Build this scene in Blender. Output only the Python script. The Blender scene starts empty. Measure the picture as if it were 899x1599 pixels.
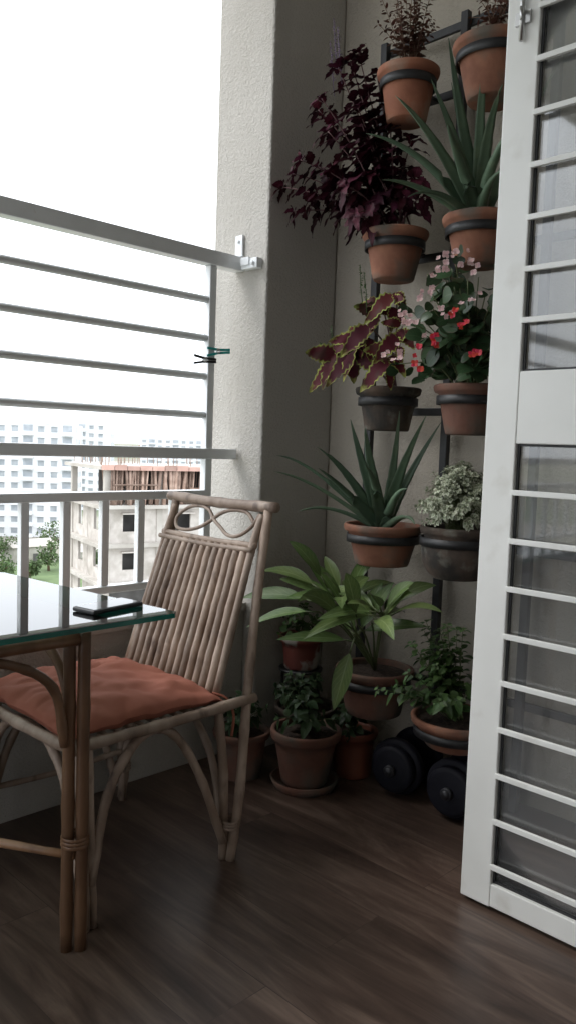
import bpy, math, random
from mathutils import Vector, Matrix, noise
V3=Vector
rng=random.Random(7)
scn=bpy.context.scene
col=scn.collection
# ---------------------------------------------------------------- camera
a=math.radians(44.6);p=math.radians(4.7);r=math.radians(2.0)
Fh=V3((math.cos(a),math.sin(a),0));Rh=V3((math.sin(a),-math.cos(a),0));Z=V3((0,0,1))
F=Fh*math.cos(p)-Z*math.sin(p);U0=Rh.cross(F)
U=U0*math.cos(r)-Rh*math.sin(r);R=Rh*math.cos(r)+U0*math.sin(r)
cd=bpy.data.cameras.new("camera");cam=bpy.data.objects.new("camera",cd);col.objects.link(cam)
M=Matrix((R,U,-F)).transposed().to_4x4();M.translation=V3((0,0,1.2))
cam.matrix_world=M
cd.sensor_fit='VERTICAL';cd.sensor_height=24;cd.lens=24*1255/1599
cd.clip_start=0.02;cd.clip_end=6000
scn.camera=cam
scn.view_settings.view_transform='Standard';scn.view_settings.look='None'
scn.view_settings.exposure=0
# ---------------------------------------------------------------- helpers
ORIG={}
class MB:
    def __init__(s): s.v=[];s.f=[];s.uv=[];s.rnd=[];s.m=[];s.sm=[]
    def add(s,vs,fs,uvs=None,rnd=0.5,mi=0,smooth=True):
        o=len(s.v)
        s.v+= [tuple(x) for x in vs]
        s.uv+= uvs if uvs else [(0.5,0.5)]*len(vs)
        s.rnd+=[rnd]*len(vs)
        for f in fs:
            s.f.append(tuple(i+o for i in f));s.m.append(mi);s.sm.append(smooth)
    def box(s,x0,x1,y0,y1,z0,z1,rnd=.5,mi=0):
        vs=[(x,y,z) for x in(x0,x1) for y in(y0,y1) for z in(z0,z1)]
        s.add(vs,[(0,1,3,2),(4,6,7,5),(0,4,5,1),(2,3,7,6),(0,2,6,4),(1,5,7,3)],rnd=rnd,mi=mi,smooth=False)
    def obox(s,c,ax,ay,az,rnd=.5,mi=0):
        c=V3(c);ax=V3(ax);ay=V3(ay);az=V3(az)
        vs=[c+ax*i+ay*j+az*k for i in(-1,1) for j in(-1,1) for k in(-1,1)]
        s.add(vs,[(0,1,3,2),(4,6,7,5),(0,4,5,1),(2,3,7,6),(0,2,6,4),(1,5,7,3)],rnd=rnd,mi=mi,smooth=False)
    def tube(s,pts,r0,r1=None,n=8,rnd=.5,mi=0,knots=0,cap=True):
        if r1 is None:r1=r0
        pts=[V3(q) for q in pts];k=len(pts)
        nrm=None;vs=[];uv=[]
        for i,q in enumerate(pts):
            t=(pts[min(i+1,k-1)]-pts[max(i-1,0)])
            if t.length<1e-9:t=Z.copy()
            t.normalize()
            if nrm is None:
                nrm=t.orthogonal().normalized()
            else:
                nrm=(nrm-t*nrm.dot(t))
                if nrm.length<1e-6:nrm=t.orthogonal()
                nrm.normalize()
            b=t.cross(nrm)
            rr=r0+(r1-r0)*i/(k-1)
            if knots and i%knots==knots//2: rr*=1.12
            for j in range(n):
                an=2*math.pi*j/n
                vs.append(q+(nrm*math.cos(an)+b*math.sin(an))*rr);uv.append((j/n,i/(k-1)))
        fs=[(i*n+j,i*n+(j+1)%n,(i+1)*n+(j+1)%n,(i+1)*n+j) for i in range(k-1) for j in range(n)]
        if cap: fs+=[tuple(range(n))[::-1],tuple((k-1)*n+j for j in range(n))]
        s.add(vs,fs,uv,rnd,mi)
    def lathe(s,c,prof,n=36,wob=0.0,rnd=.5,mi=0,axis=None,close=False):
        c=V3(c);vs=[];uv=[]
        if axis is None: e1,e2,e3=V3((1,0,0)),V3((0,1,0)),Z
        else:
            e3=V3(axis).normalized();e1=e3.orthogonal().normalized();e2=e3.cross(e1)
        for i,(rr,z) in enumerate(prof):
            for j in range(n):
                an=2*math.pi*j/n
                w=1+wob*math.sin(an*2+i*.3)+wob*.5*math.sin(an*5+i)
                vs.append(c+(e1*math.cos(an)+e2*math.sin(an))*rr*w+e3*z);uv.append((j/n,i/len(prof)))
        k=len(prof)
        fs=[(i*n+j,i*n+(j+1)%n,(i+1)*n+(j+1)%n,(i+1)*n+j) for i in range(k-1) for j in range(n)]
        if close: fs+=[((k-1)*n+j,(k-1)*n+(j+1)%n,(j+1)%n,j) for j in range(n)]
        s.add(vs,fs,uv,rnd,mi)
    def leaf(s,b,d,n,L,W,droop=.3,kind='ovate',seg=6,fold=.25,rnd=None,mi=0,twist=0,wave=0,ruf=0):
        b=V3(b);d=V3(d).normalized();n=V3(n)
        sd=d.cross(n)
        if sd.length<1e-4: sd=d.orthogonal()
        sd.normalize();n=sd.cross(d).normalized()
        if rnd is None:rnd=rng.random()
        vs=[];uv=[];ph=rng.uniform(0,6)
        for i in range(seg+1):
            t=i/seg
            if kind=='ovate': w=math.sin(math.pi*min(1,t**.72))**.8 if 0<t<1 else 0
            elif kind=='coleus':
                w=math.sin(math.pi*min(1,t**.66))**.75 if 0<t<1 else 0
                w*=1.0+(.12 if i%2 else -.12)
            elif kind=='lance': w=math.sin(math.pi*min(1,t**.85))**.85 if 0<t<1 else 0.0
            elif kind=='round': w=math.sqrt(max(0,1-(2*t-1)**2))
            else: w=1-t
            if t==0:w=.04
            if t>=1:w=0.01
            c=b+d*(L*t)-Z*(droop*t*t*L)+n*(wave*math.sin(t*6)*L)
            ss=(sd*math.cos(twist*t)+n*math.sin(twist*t))
            ww=W*.5*w
            r1=ruf*W*math.sin(t*13+ph);r2=ruf*W*math.sin(t*12+ph*2)
            vs+=[c-ss*ww+n*(fold*ww+r1),c,c+ss*ww+n*(fold*ww+r2)];uv+=[(0,t),(.5,t),(1,t)]
        fs=[]
        for i in range(seg):
            q=i*3
            fs+=[(q,q+1,q+4,q+3),(q+1,q+2,q+5,q+4)]
        s.add(vs,fs,uv,rnd,mi)
    def fleshy(s,b,c1,tip,W,T,seg=14,rnd=None):
        b,c1,tip=V3(b),V3(c1),V3(tip)
        if rnd is None:rnd=rng.random()
        vs=[];uv=[]
        for i in range(seg+1):
            t=i/seg
            q=b*(1-t)**2+c1*2*t*(1-t)+tip*t*t
            tg=((c1-b)*(1-t)+(tip-c1)*t).normalized()
            sd=V3((.702,-.712,0))+tg.cross(Z)*.6 if abs(tg.z)>.6 else tg.cross(Z)
            sd=sd-tg*sd.dot(tg)
            if sd.length<1e-4: sd=V3((0,1,0))
            sd.normalize();n=sd.cross(tg).normalized()
            w=W*.5*(1-t)**.8*(1-.15*math.exp(-t*8));th=T*(1-t)**.6
            w=max(w,.0008);th=max(th,.0008)
            if i%2: w*=1.07
            for (x,y) in [(-1,.25),(-.5,-.55),(.5,-.55),(1,.25),(.45,.05),(-.45,.05)]:
                vs.append(q+sd*w*x+n*th*y);uv.append(((x+1)/2,t))
        fs=[(i*6+j,i*6+(j+1)%6,(i+1)*6+(j+1)%6,(i+1)*6+j) for i in range(seg) for j in range(6)]
        fs.append(tuple(seg*6+j for j in range(6)))
        s.add(vs,fs,uv,rnd)
def build(name,mb,mats,parent=None,org=None,kind=None,label=None,cat=None,group=None,bevel=0,seg=2):
    o=V3(org) if org is not None else (V3(ORIG[parent.name]) if parent else V3((0,0,0)))
    me=bpy.data.meshes.new(name)
    me.from_pydata([tuple(V3(v)-o) for v in mb.v],[],mb.f)
    if not isinstance(mats,(list,tuple)):mats=[mats]
    for m in mats: me.materials.append(m)
    me.polygons.foreach_set('material_index',mb.m)
    me.polygons.foreach_set('use_smooth',mb.sm)
    at=me.attributes.new('rnd','FLOAT','POINT');at.data.foreach_set('value',mb.rnd)
    ul=me.uv_layers.new(name='UVMap')
    li=[0]*len(me.loops);me.loops.foreach_get('vertex_index',li)
    fl=[]
    for i in li: fl+=list(mb.uv[i])
    ul.data.foreach_set('uv',fl)
    me.update()
    ob=bpy.data.objects.new(name,me);col.objects.link(ob)
    ORIG[ob.name]=tuple(o)
    if parent:
        ob.parent=parent;ob.location=o-V3(ORIG[parent.name])
    else: ob.location=o
    if bevel:
        bm=ob.modifiers.new('bevel','BEVEL');bm.width=bevel;bm.segments=seg;bm.limit_method='ANGLE'
    if kind:ob['kind']=kind
    if label:ob['label']=label
    if cat:ob['category']=cat
    if group:ob['group']=group
    return ob
def empty(name,loc,label,cat,group=None):
    e=bpy.data.objects.new(name,None);col.objects.link(e);e.location=loc;e.empty_display_size=.1
    ORIG[e.name]=tuple(loc);e['label']=label;e['category']=cat
    if group:e['group']=group
    return e
def cat_rom(P,n=6):
    P=[V3(q) for q in P];out=[]
    Q=[P[0]*2-P[1]]+P+[P[-1]*2-P[-2]]
    for i in range(1,len(Q)-2):
        for k in range(n):
            t=k/n;a0,b0,c0,d0=Q[i-1],Q[i],Q[i+1],Q[i+2]
            out.append(.5*((2*b0)+(c0-a0)*t+(2*a0-5*b0+4*c0-d0)*t*t+(3*b0-a0-3*c0+d0)*t**3))
    out.append(P[-1]);return out
# ---------------------------------------------------------------- materials
def newmat(name):
    m=bpy.data.materials.new(name);m.use_nodes=True
    nt=m.node_tree;b=nt.nodes['Principled BSDF'];return m,nt,b
def c4(c): return (c[0],c[1],c[2],1)
def noisemat(name,c1,c2,scale=8,rough=.6,bump=0,bscale=60,metal=0,stretch=(1,1,1),detail=4,lo=.35,hi=.65,spec=.5,c3=None,s3=3,lo3=.5,hi3=.7,bdist=.01,usernd=0,st3=None):
    m,nt,b=newmat(name);N=nt.nodes.new;L=nt.links.new
    tc=N('ShaderNodeTexCoord');mp=N('ShaderNodeMapping');mp.inputs['Scale'].default_value=stretch
    L(tc.outputs['Object'],mp.inputs['Vector'])
    n=N('ShaderNodeTexNoise');n.inputs['Scale'].default_value=scale;n.inputs['Detail'].default_value=detail
    L(mp.outputs[0],n.inputs['Vector'])
    cr=N('ShaderNodeValToRGB');cr.color_ramp.elements[0].position=lo;cr.color_ramp.elements[1].position=hi
    cr.color_ramp.elements[0].color=c4(c1);cr.color_ramp.elements[1].color=c4(c2)
    L(n.outputs['Fac'],cr.inputs[0]);out=cr.outputs[0]
    if c3:
        n3=N('ShaderNodeTexNoise');n3.inputs['Scale'].default_value=s3;n3.inputs['Detail'].default_value=6
        if st3:
            mp3=N('ShaderNodeMapping');mp3.inputs['Scale'].default_value=st3;L(tc.outputs['Object'],mp3.inputs[0]);L(mp3.outputs[0],n3.inputs['Vector'])
        else: L(mp.outputs[0],n3.inputs['Vector'])
        r3=N('ShaderNodeMapRange');r3.inputs[1].default_value=lo3;r3.inputs[2].default_value=hi3
        L(n3.outputs['Fac'],r3.inputs[0])
        mx=N('ShaderNodeMixRGB');mx.inputs[2].default_value=c4(c3);L(r3.outputs[0],mx.inputs[0]);L(out,mx.inputs[1]);out=mx.outputs[0]
    if usernd:
        at=N('ShaderNodeAttribute');at.attribute_name='rnd'
        mr=N('ShaderNodeMapRange');mr.inputs[3].default_value=1-usernd;mr.inputs[4].default_value=1+usernd
        L(at.outputs['Fac'],mr.inputs[0])
        hs=N('ShaderNodeHueSaturation');L(mr.outputs[0],hs.inputs['Value']);L(out,hs.inputs['Color']);out=hs.outputs[0]
    L(out,b.inputs['Base Color'])
    b.inputs['Roughness'].default_value=rough;b.inputs['Metallic'].default_value=metal
    b.inputs['Specular IOR Level'].default_value=spec
    if bump:
        n2=N('ShaderNodeTexNoise');n2.inputs['Scale'].default_value=bscale;n2.inputs['Detail'].default_value=3
        L(mp.outputs[0],n2.inputs['Vector'])
        bp=N('ShaderNodeBump');bp.inputs['Strength'].default_value=bump;bp.inputs['Distance'].default_value=bdist
        L(n2.outputs['Fac'],bp.inputs['Height']);L(bp.outputs[0],b.inputs['Normal'])
    return m
def leafmat(name,inner,edge,mar=.75,soft=.12,vein=None,rough=.5,trans=.2,var=.35,spec=.35,patch=None):
    m,nt,b=newmat(name);N=nt.nodes.new;L=nt.links.new
    uv=N('ShaderNodeUVMap');sx=N('ShaderNodeSeparateXYZ');L(uv.outputs[0],sx.inputs[0])
    def mth(op,x,y=None):
        q=N('ShaderNodeMath');q.operation=op
        for i,z in enumerate((x,y)):
            if z is None:continue
            if isinstance(z,(int,float)):q.inputs[i].default_value=z
            else:L(z,q.inputs[i])
        return q.outputs[0]
    d=mth('MULTIPLY',mth('ABSOLUTE',mth('SUBTRACT',sx.outputs[0],.5)),2.0)
    d2=mth('MAXIMUM',d,mth('MULTIPLY',sx.outputs[1],.92))
    tc=N('ShaderNodeTexCoord')
    n=N('ShaderNodeTexNoise');n.inputs['Scale'].default_value=45;n.inputs['Detail'].default_value=2;L(tc.outputs['Object'],n.inputs['Vector'])
    d3=mth('ADD',d2,mth('MULTIPLY',mth('SUBTRACT',n.outputs['Fac'],.5),.5))
    mr=N('ShaderNodeMapRange');mr.inputs[1].default_value=mar-soft;mr.inputs[2].default_value=mar+soft;L(d3,mr.inputs[0])
    mx=N('ShaderNodeMixRGB');mx.inputs[1].default_value=c4(inner);mx.inputs[2].default_value=c4(edge);L(mr.outputs[0],mx.inputs[0]);out=mx.outputs[0]
    if patch:
        mx2=N('ShaderNodeMixRGB');mx2.inputs[2].default_value=c4(patch);r9=N('ShaderNodeMapRange');r9.inputs[1].default_value=.5;r9.inputs[2].default_value=.68
        n9=N('ShaderNodeTexNoise');n9.inputs['Scale'].default_value=22;L(tc.outputs['Object'],n9.inputs['Vector']);L(n9.outputs['Fac'],r9.inputs[0]);L(r9.outputs[0],mx2.inputs[0]);L(out,mx2.inputs[1]);out=mx2.outputs[0]
    if vein:
        v=N('ShaderNodeMapRange');v.inputs[1].default_value=.10;v.inputs[2].default_value=.03;L(d,v.inputs[0])
        w=mth('SINE',mth('ADD',mth('MULTIPLY',sx.outputs[1],45),mth('MULTIPLY',d,-14)))
        w=mth('MULTIPLY',mth('GREATER_THAN',w,.86),.4)
        vv=mth('MAXIMUM',v.outputs[0],w)
        m2=N('ShaderNodeMixRGB');m2.inputs[2].default_value=c4(vein);L(vv,m2.inputs[0]);L(out,m2.inputs[1]);out=m2.outputs[0]
    at=N('ShaderNodeAttribute');at.attribute_name='rnd'
    r2=N('ShaderNodeMapRange');r2.inputs[3].default_value=1-var;r2.inputs[4].default_value=1+var;L(at.outputs['Fac'],r2.inputs[0])
    hs=N('ShaderNodeHueSaturation');L(r2.outputs[0],hs.inputs['Value']);L(out,hs.inputs['Color'])
    r3=N('ShaderNodeMapRange');r3.inputs[3].default_value=.485;r3.inputs[4].default_value=.515
    fr=mth('FRACT',mth('MULTIPLY',at.outputs['Fac'],7.3));L(fr,r3.inputs[0]);L(r3.outputs[0],hs.inputs['Hue'])
    out=hs.outputs[0]
    L(out,b.inputs['Base Color']);b.inputs['Roughness'].default_value=rough;b.inputs['Specular IOR Level'].default_value=spec
    tr=N('ShaderNodeBsdfTranslucent');L(out,tr.inputs[0])
    ms=N('ShaderNodeMixShader');ms.inputs[0].default_value=trans
    L(b.outputs[0],ms.inputs[1]);L(tr.outputs[0],ms.inputs[2]);L(ms.outputs[0],nt.nodes['Material Output'].inputs[0])
    return m
def glassmat(name,tint,ior=1.5,gl=(1,1,1),rough=.01,dusty=0,dust=(.5,.5,.5)):
    m,nt,b=newmat(name);N=nt.nodes.new;L=nt.links.new
    t=N('ShaderNodeBsdfTransparent');t.inputs[0].default_value=c4(tint)
    g=N('ShaderNodeBsdfGlossy');g.inputs['Roughness'].default_value=rough;g.inputs[0].default_value=c4(gl)
    f=N('ShaderNodeFresnel');f.inputs[0].default_value=ior
    base=t.outputs[0]
    if dusty:
        df=N('ShaderNodeBsdfDiffuse');df.inputs[0].default_value=c4(dust)
        tl=N('ShaderNodeBsdfTranslucent');tl.inputs[0].default_value=c4(dust)
        a1=N('ShaderNodeMixShader');a1.inputs[0].default_value=.5;L(df.outputs[0],a1.inputs[1]);L(tl.outputs[0],a1.inputs[2])
        a2=N('ShaderNodeMixShader');L(t.outputs[0],a2.inputs[1]);L(a1.outputs[0],a2.inputs[2]);base=a2.outputs[0]
        tc=N('ShaderNodeTexCoord');nn=N('ShaderNodeTexNoise');nn.inputs['Scale'].default_value=4;nn.inputs['Detail'].default_value=6;L(tc.outputs['Object'],nn.inputs['Vector'])
        mr=N('ShaderNodeMapRange');mr.inputs[3].default_value=dusty*.4;mr.inputs[4].default_value=dusty*1.6;L(nn.outputs['Fac'],mr.inputs[0]);L(mr.outputs[0],a2.inputs[0])
    ms=N('ShaderNodeMixShader');L(f.outputs[0],ms.inputs[0]);L(base,ms.inputs[1]);L(g.outputs[0],ms.inputs[2])
    L(ms.outputs[0],nt.nodes['Material Output'].inputs[0]);return m
def stucco(name,c1,c2,stain=None):
    m=noisemat(name,c1,c2,scale=1.6,rough=.9,spec=.2,detail=5,lo=.3,hi=.7,c3=stain,s3=2.2,lo3=.5,hi3=.8,st3=(2.2,2.2,.5))
    nt=m.node_tree;N=nt.nodes.new;L=nt.links.new;b=nt.nodes['Principled BSDF']
    tc=N('ShaderNodeTexCoord')
    n1=N('ShaderNodeTexNoise');n1.inputs['Scale'].default_value=105;n1.inputs['Detail'].default_value=4;n1.inputs['Roughness'].default_value=.65;L(tc.outputs['Object'],n1.inputs['Vector'])
    cr=N('ShaderNodeMapRange');cr.inputs[1].default_value=.4;cr.inputs[2].default_value=.75;L(n1.outputs['Fac'],cr.inputs[0])
    bp=N('ShaderNodeBump');bp.inputs['Strength'].default_value=.85;bp.inputs['Distance'].default_value=.0042
    L(cr.outputs[0],bp.inputs['Height']);L(bp.outputs[0],b.inputs['Normal'])
    return m
M_wall=stucco('cream_stucco',(.45,.405,.34),(.53,.48,.41),(.35,.31,.265))
M_pillar=stucco('pillar_stucco',(.50,.475,.435),(.58,.555,.52),(.41,.385,.35))
M_inner=noisemat('interior_plaster',(.44,.42,.39),(.48,.46,.43),scale=2,rough=.85)
M_ceil=noisemat('white_ceiling_paint',(.68,.68,.67),(.72,.72,.71),scale=2,rough=.85)
M_white=noisemat('white_gloss_paint',(.74,.74,.71),(.80,.80,.77),scale=3,rough=.32,bump=.05,bscale=25,c3=(.60,.58,.53),s3=9,lo3=.6,hi3=.85)
M_rail=noisemat('cream_railing_paint',(.83,.86,.88),(.86,.89,.91),scale=12,rough=.25,bump=.06,bscale=40,c3=(.60,.57,.52),s3=25,lo3=.68,hi3=.82)
M_black=noisemat('black_iron',(.012,.012,.013),(.03,.03,.032),scale=18,rough=.5,bump=.1,bscale=80)
M_rubber=noisemat('black_rubber',(.006,.006,.011),(.010,.010,.016),scale=30,rough=.6,spec=.25)
M_dsteel=noisemat('dark_steel',(.03,.03,.035),(.05,.05,.055),scale=20,rough=.5,metal=.5)
M_chrome=noisemat('steel',(.5,.5,.5),(.6,.6,.6),scale=20,rough=.3,metal=1)
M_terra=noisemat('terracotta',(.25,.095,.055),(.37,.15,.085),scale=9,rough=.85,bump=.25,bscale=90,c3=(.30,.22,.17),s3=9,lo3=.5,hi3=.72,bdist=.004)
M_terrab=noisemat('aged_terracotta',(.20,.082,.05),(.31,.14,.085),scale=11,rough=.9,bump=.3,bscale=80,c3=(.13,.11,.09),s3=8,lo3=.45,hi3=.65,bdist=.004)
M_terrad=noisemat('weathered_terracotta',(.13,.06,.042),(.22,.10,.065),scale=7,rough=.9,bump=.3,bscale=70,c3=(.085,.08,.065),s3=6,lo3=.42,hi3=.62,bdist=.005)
M_moss=noisemat('mossy_clay',(.030,.027,.023),(.11,.075,.055),scale=9,rough=.95,bump=.4,bscale=60,c3=(.18,.18,.15),s3=14,lo3=.54,hi3=.72,bdist=.006)
M_orange=noisemat('orange_plastic',(.14,.04,.022),(.18,.055,.028),scale=5,rough=.6)
M_soil=noisemat('potting_soil',(.02,.013,.009),(.06,.04,.028),scale=60,rough=1,bump=.8,bscale=120)
M_ratt=noisemat('rattan',(.25,.175,.13),(.45,.35,.28),scale=14,rough=.5,bump=.25,bscale=50,stretch=(1,1,.35),usernd=.2,c3=(.12,.08,.06),s3=22,lo3=.56,hi3=.74,bdist=.003)
M_rattd=noisemat('rattan_dark',(.15,.075,.04),(.30,.165,.09),scale=12,rough=.42,bump=.2,bscale=40,stretch=(1,1,.3),usernd=.25,bdist=.003)
M_cush=noisemat('rust_fabric',(.32,.115,.075),(.38,.145,.10),scale=5,rough=.9,bump=.3,bscale=420,bdist=.001,spec=.2)
M_stem=noisemat('green_stem',(.07,.10,.035),(.12,.14,.06),scale=20,rough=.6)
M_stemp=noisemat('purple_stem',(.09,.04,.045),(.13,.06,.06),scale=20,rough=.6)
M_wood=noisemat('brown_stem',(.12,.07,.045),(.18,.11,.075),scale=20,rough=.8)
M_gt=glassmat('table_glass',(.84,.93,.90),1.75)
M_edge=noisemat('glass_edge',(.01,.12,.095),(.02,.22,.17),scale=6,rough=.12)
M_pane=glassmat('door_glass',(.90,.91,.91),1.65,rough=.04,dusty=.13,dust=(.55,.56,.57))
M_phone=noisemat('phone_black',(.008,.008,.01),(.012,.012,.014),scale=5,rough=.3)
M_screen=noisemat('phone_screen',(.02,.02,.024),(.025,.025,.03),scale=5,rough=.08,spec=1.0)
M_teal=noisemat('teal_plastic',(.01,.24,.22),(.015,.30,.27),scale=5,rough=.35)
M_floor,nt,b=newmat('wood_look_floor');N=nt.nodes.new;L=nt.links.new
tc=N('ShaderNodeTexCoord');mp=N('ShaderNodeMapping');mp.inputs['Rotation'].default_value=(0,0,math.radians(90));L(tc.outputs['Object'],mp.inputs[0])
br=N('ShaderNodeTexBrick');br.inputs['Scale'].default_value=1;br.inputs['Brick Width'].default_value=1.2;br.inputs['Row Height'].default_value=.2
br.inputs['Mortar Size'].default_value=.0011;br.inputs['Mortar Smooth'].default_value=.4;br.inputs['Color1'].default_value=(.84,.84,.84,1);br.inputs['Color2'].default_value=(1.16,1.16,1.16,1);br.inputs['Mortar'].default_value=(.6,.6,.6,1)
L(mp.outputs[0],br.inputs[0])
mp2=N('ShaderNodeMapping');mp2.inputs['Scale'].default_value=(6,.8,1);L(tc.outputs['Object'],mp2.inputs[0])
n1=N('ShaderNodeTexNoise');n1.inputs['Scale'].default_value=1.4;n1.inputs['Detail'].default_value=7;n1.inputs['Distortion'].default_value=1.8;n1.inputs['Roughness'].default_value=.6
ad=N('ShaderNodeVectorMath');ad.operation='ADD';L(mp2.outputs[0],ad.inputs[0]);L(br.outputs['Color'],ad.inputs[1]);L(ad.outputs[0],n1.inputs['Vector'])
cr=N('ShaderNodeValToRGB');cr.color_ramp.elements[0].position=.3;cr.color_ramp.elements[0].color=(.036,.022,.017,1);cr.color_ramp.elements[1].position=.72;cr.color_ramp.elements[1].color=(.15,.105,.082,1)
e=cr.color_ramp.elements.new(.5);e.color=(.078,.050,.038,1)
L(n1.outputs['Fac'],cr.inputs[0])
n5=N('ShaderNodeTexNoise');n5.inputs['Scale'].default_value=9;n5.inputs['Detail'].default_value=4
mp5=N('ShaderNodeMapping');mp5.inputs['Scale'].default_value=(12,.8,1);L(tc.outputs['Object'],mp5.inputs[0]);L(mp5.outputs[0],n5.inputs['Vector'])
r5=N('ShaderNodeMapRange');r5.inputs[1].default_value=.3;r5.inputs[2].default_value=.7;r5.inputs[3].default_value=.85;r5.inputs[4].default_value=1.12;L(n5.outputs['Fac'],r5.inputs[0])
mu=N('ShaderNodeMixRGB');mu.blend_type='MULTIPLY';mu.inputs[0].default_value=1;L(cr.outputs[0],mu.inputs[1]);L(br.outputs['Color'],mu.inputs[2])
mu2=N('ShaderNodeMixRGB');mu2.blend_type='MULTIPLY';mu2.inputs[0].default_value=1;L(mu.outputs[0],mu2.inputs[1]);L(r5.outputs[0],mu2.inputs[2])
L(mu2.outputs[0],b.inputs['Base Color']);b.inputs['Roughness'].default_value=.36
bp=N('ShaderNodeBump');bp.inputs['Strength'].default_value=.15;bp.inputs['Distance'].default_value=.002;L(n1.outputs['Fac'],bp.inputs['Height']);L(bp.outputs[0],b.inputs['Normal'])
# ---------------------------------------------------------------- setting: floor, walls
def boxobj(name,x0,x1,y0,y1,z0,z1,mat,**k):
    mb=MB();mb.box(x0,x1,y0,y1,z0,z1);return build(name,mb,mat,**k)
CH=3.3
boxobj('floor',-4,2.5,-3.2,2.30,-.25,0,M_floor,kind='structure')
boxobj('ceiling',-4,2.9,-3.2,2.5,CH,CH+.2,M_ceil,kind='structure')
boxobj('balcony_wall',2.5,2.75,.33,2.56,-.25,CH-.002,M_wall,label='cream textured stucco wall behind the plant rack',cat='wall')
boxobj('house_wall',1.88,2.498,.30,.42,0,CH-.002,M_wall,label='stucco house wall beside the open door',cat='wall')
boxobj('room_wall',-4,2.75,-3.4,-3.2,-.25,CH-.002,M_inner,label='plain plaster room wall',cat='wall')
boxobj('room_wall',1.88,2.1,-3.198,.298,0,CH-.002,M_inner,label='plain plaster room wall beside the doorway',cat='wall')
boxobj('room_wall',-4.2,-4.0,-3.4,.3,-.25,CH-.002,M_inner,label='plain plaster end wall of the room',cat='wall')
boxobj('pillar',2.11,2.497,2.235,2.545,-.25,CH-.002,M_pillar,label='rough stucco pillar holding the end of the railing',cat='pillar',bevel=.008)
pw=MB();pw.box(-3.99,2.108,2.302,2.47,-.25,.55);pw.box(-3.99,2.106,2.285,2.49,.552,.585)
build('parapet_wall',pw,M_pillar,label='low stucco parapet wall under the railing',cat='wall',bevel=.004)
# ---------------------------------------------------------------- railing
rl=empty('balcony_railing',(-2.9,2.385,.58),'white painted metal railing with extra safety bars above','railing')
def rpart(name,x0,x1,z0,z1,w=.02,bev=.003,y=2.385):
    mb=MB();mb.box(x0,x1,y-w,y+w,z0,z1);return build(name,mb,M_rail,parent=rl,bevel=bev)
rpart('top_rail',-3.98,2.108,1.862,1.915,.026)
for z in (1.735,1.592,1.45,1.305):
    mb=MB();mb.tube([(-3.98,2.385,z),(1.948,2.385,z)],.0135,n=14);build('safety_bar',mb,M_rail,parent=rl)
rpart('middle_rail',-3.98,2.10,1.14,1.18,.022)
rpart('handrail',-3.98,1.948,.992,1.022,.022)
rpart('bottom_rail',-3.98,1.948,.668,.694,.018)
rpart('post',1.95,1.982,.586,1.861,.016)
for x in (-.9,.55): rpart('post',x-.014,x+.014,.586,.667,.014)
x=1.815
while x>-3.9:
    rpart('baluster',x-.014,x+.014,.695,.991,.0125,.002);x-=.148
mb=MB();mb.box(2.075,2.085,2.300,2.345,1.875,1.905);mb.box(2.08,2.108,2.26,2.345,1.862,1.9);mb.box(2.098,2.108,2.365,2.405,1.92,2.0)
mb.tube([(2.09,2.28,1.88),(2.07,2.28,1.88)],.008,n=10);mb.tube([(2.1,2.385,1.975),(2.09,2.385,1.975)],.007,n=10)
build('bracket',mb,M_rail,parent=rl,bevel=.002)
def peg(loc,d,mat,label):
    loc=V3(loc);d=V3(d).normalized();s=V3((d.y,-d.x,0)).normalized()
    e=empty('clothes_peg',loc,label,'clothes peg')
    mb=MB()
    for sg in (1,-1):
        q=Z*sg
        P=[(-.042,.010),(-.02,.006),(0,.002),(.025,.001),(.045,.0005)]
        vs=[]
        for x,z in P:
            for w_ in (-.006,.006):
                vs+=[loc+d*x+s*w_+q*(z),loc+d*x+s*w_+q*(z+.0085)]
        fs=[]
        for i in range(4):
            o=i*4;fs+=[(o,o+4,o+5,o+1),(o+2,o+3,o+7,o+6),(o+1,o+5,o+7,o+3),(o,o+2,o+6,o+4)]
        fs+=[(0,1,3,2),(16,18,19,17)]
        mb.add(vs,fs,smooth=False)
    build('jaws',mb,mat,parent=e)
    m2=MB();m2.lathe(loc,[(.004,-.008),(.0085,-.008),(.0085,.008),(.004,.008)],n=12,axis=s,close=True)
    build('spring',m2,M_chrome,parent=e)
peg((1.985,2.355,1.545),(.85,-.5,.08),M_teal,'teal plastic clothes peg clipped on the railing post')
peg((1.925,2.36,1.508),(.95,-.3,0),M_phone,'black plastic clothes peg clipped on the railing post')
# ---------------------------------------------------------------- door
dr=empty('balcony_door',(1.85,.43,0),'white metal door standing open with horizontal grille bars over glass','door')
DX0,DX1=1.832,1.868
fr=MB()
fr.box(DX0,DX1,1.018,1.106,.012,2.5);fr.box(DX0,DX1,.43,.515,.012,2.5)
fr.box(DX0+.001,DX1-.001,.515,1.018,.014,.075);fr.box(DX0+.001,DX1-.001,.515,1.018,1.225,1.405);fr.box(DX0+.001,DX1-.001,.515,1.018,2.42,2.498)
build('frame',fr,M_white,parent=dr,bevel=.003)
for z0,z1,n in ((.075,1.225,8),(1.405,2.42,7)):
    g=MB();g.box(1.852,1.857,.515,1.018,z0,z1);build('glass_pane',g,M_pane,parent=dr)
    g=MB()
    for q in ((.5155,.521,z0,z1),(1.012,1.0175,z0,z1)): g.box(1.844,1.851,q[0],q[1],q[2],q[3])
    g.box(1.845,1.8505,.521,1.012,z0,z0+.006);g.box(1.845,1.8505,.521,1.012,z1-.006,z1)
    build('glazing_bead',g,M_black,parent=dr)
zz=[1.225-.1225*i for i in range(1,10)]
zz+= [1.405+.124*i for i in range(1,9)]
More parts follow.
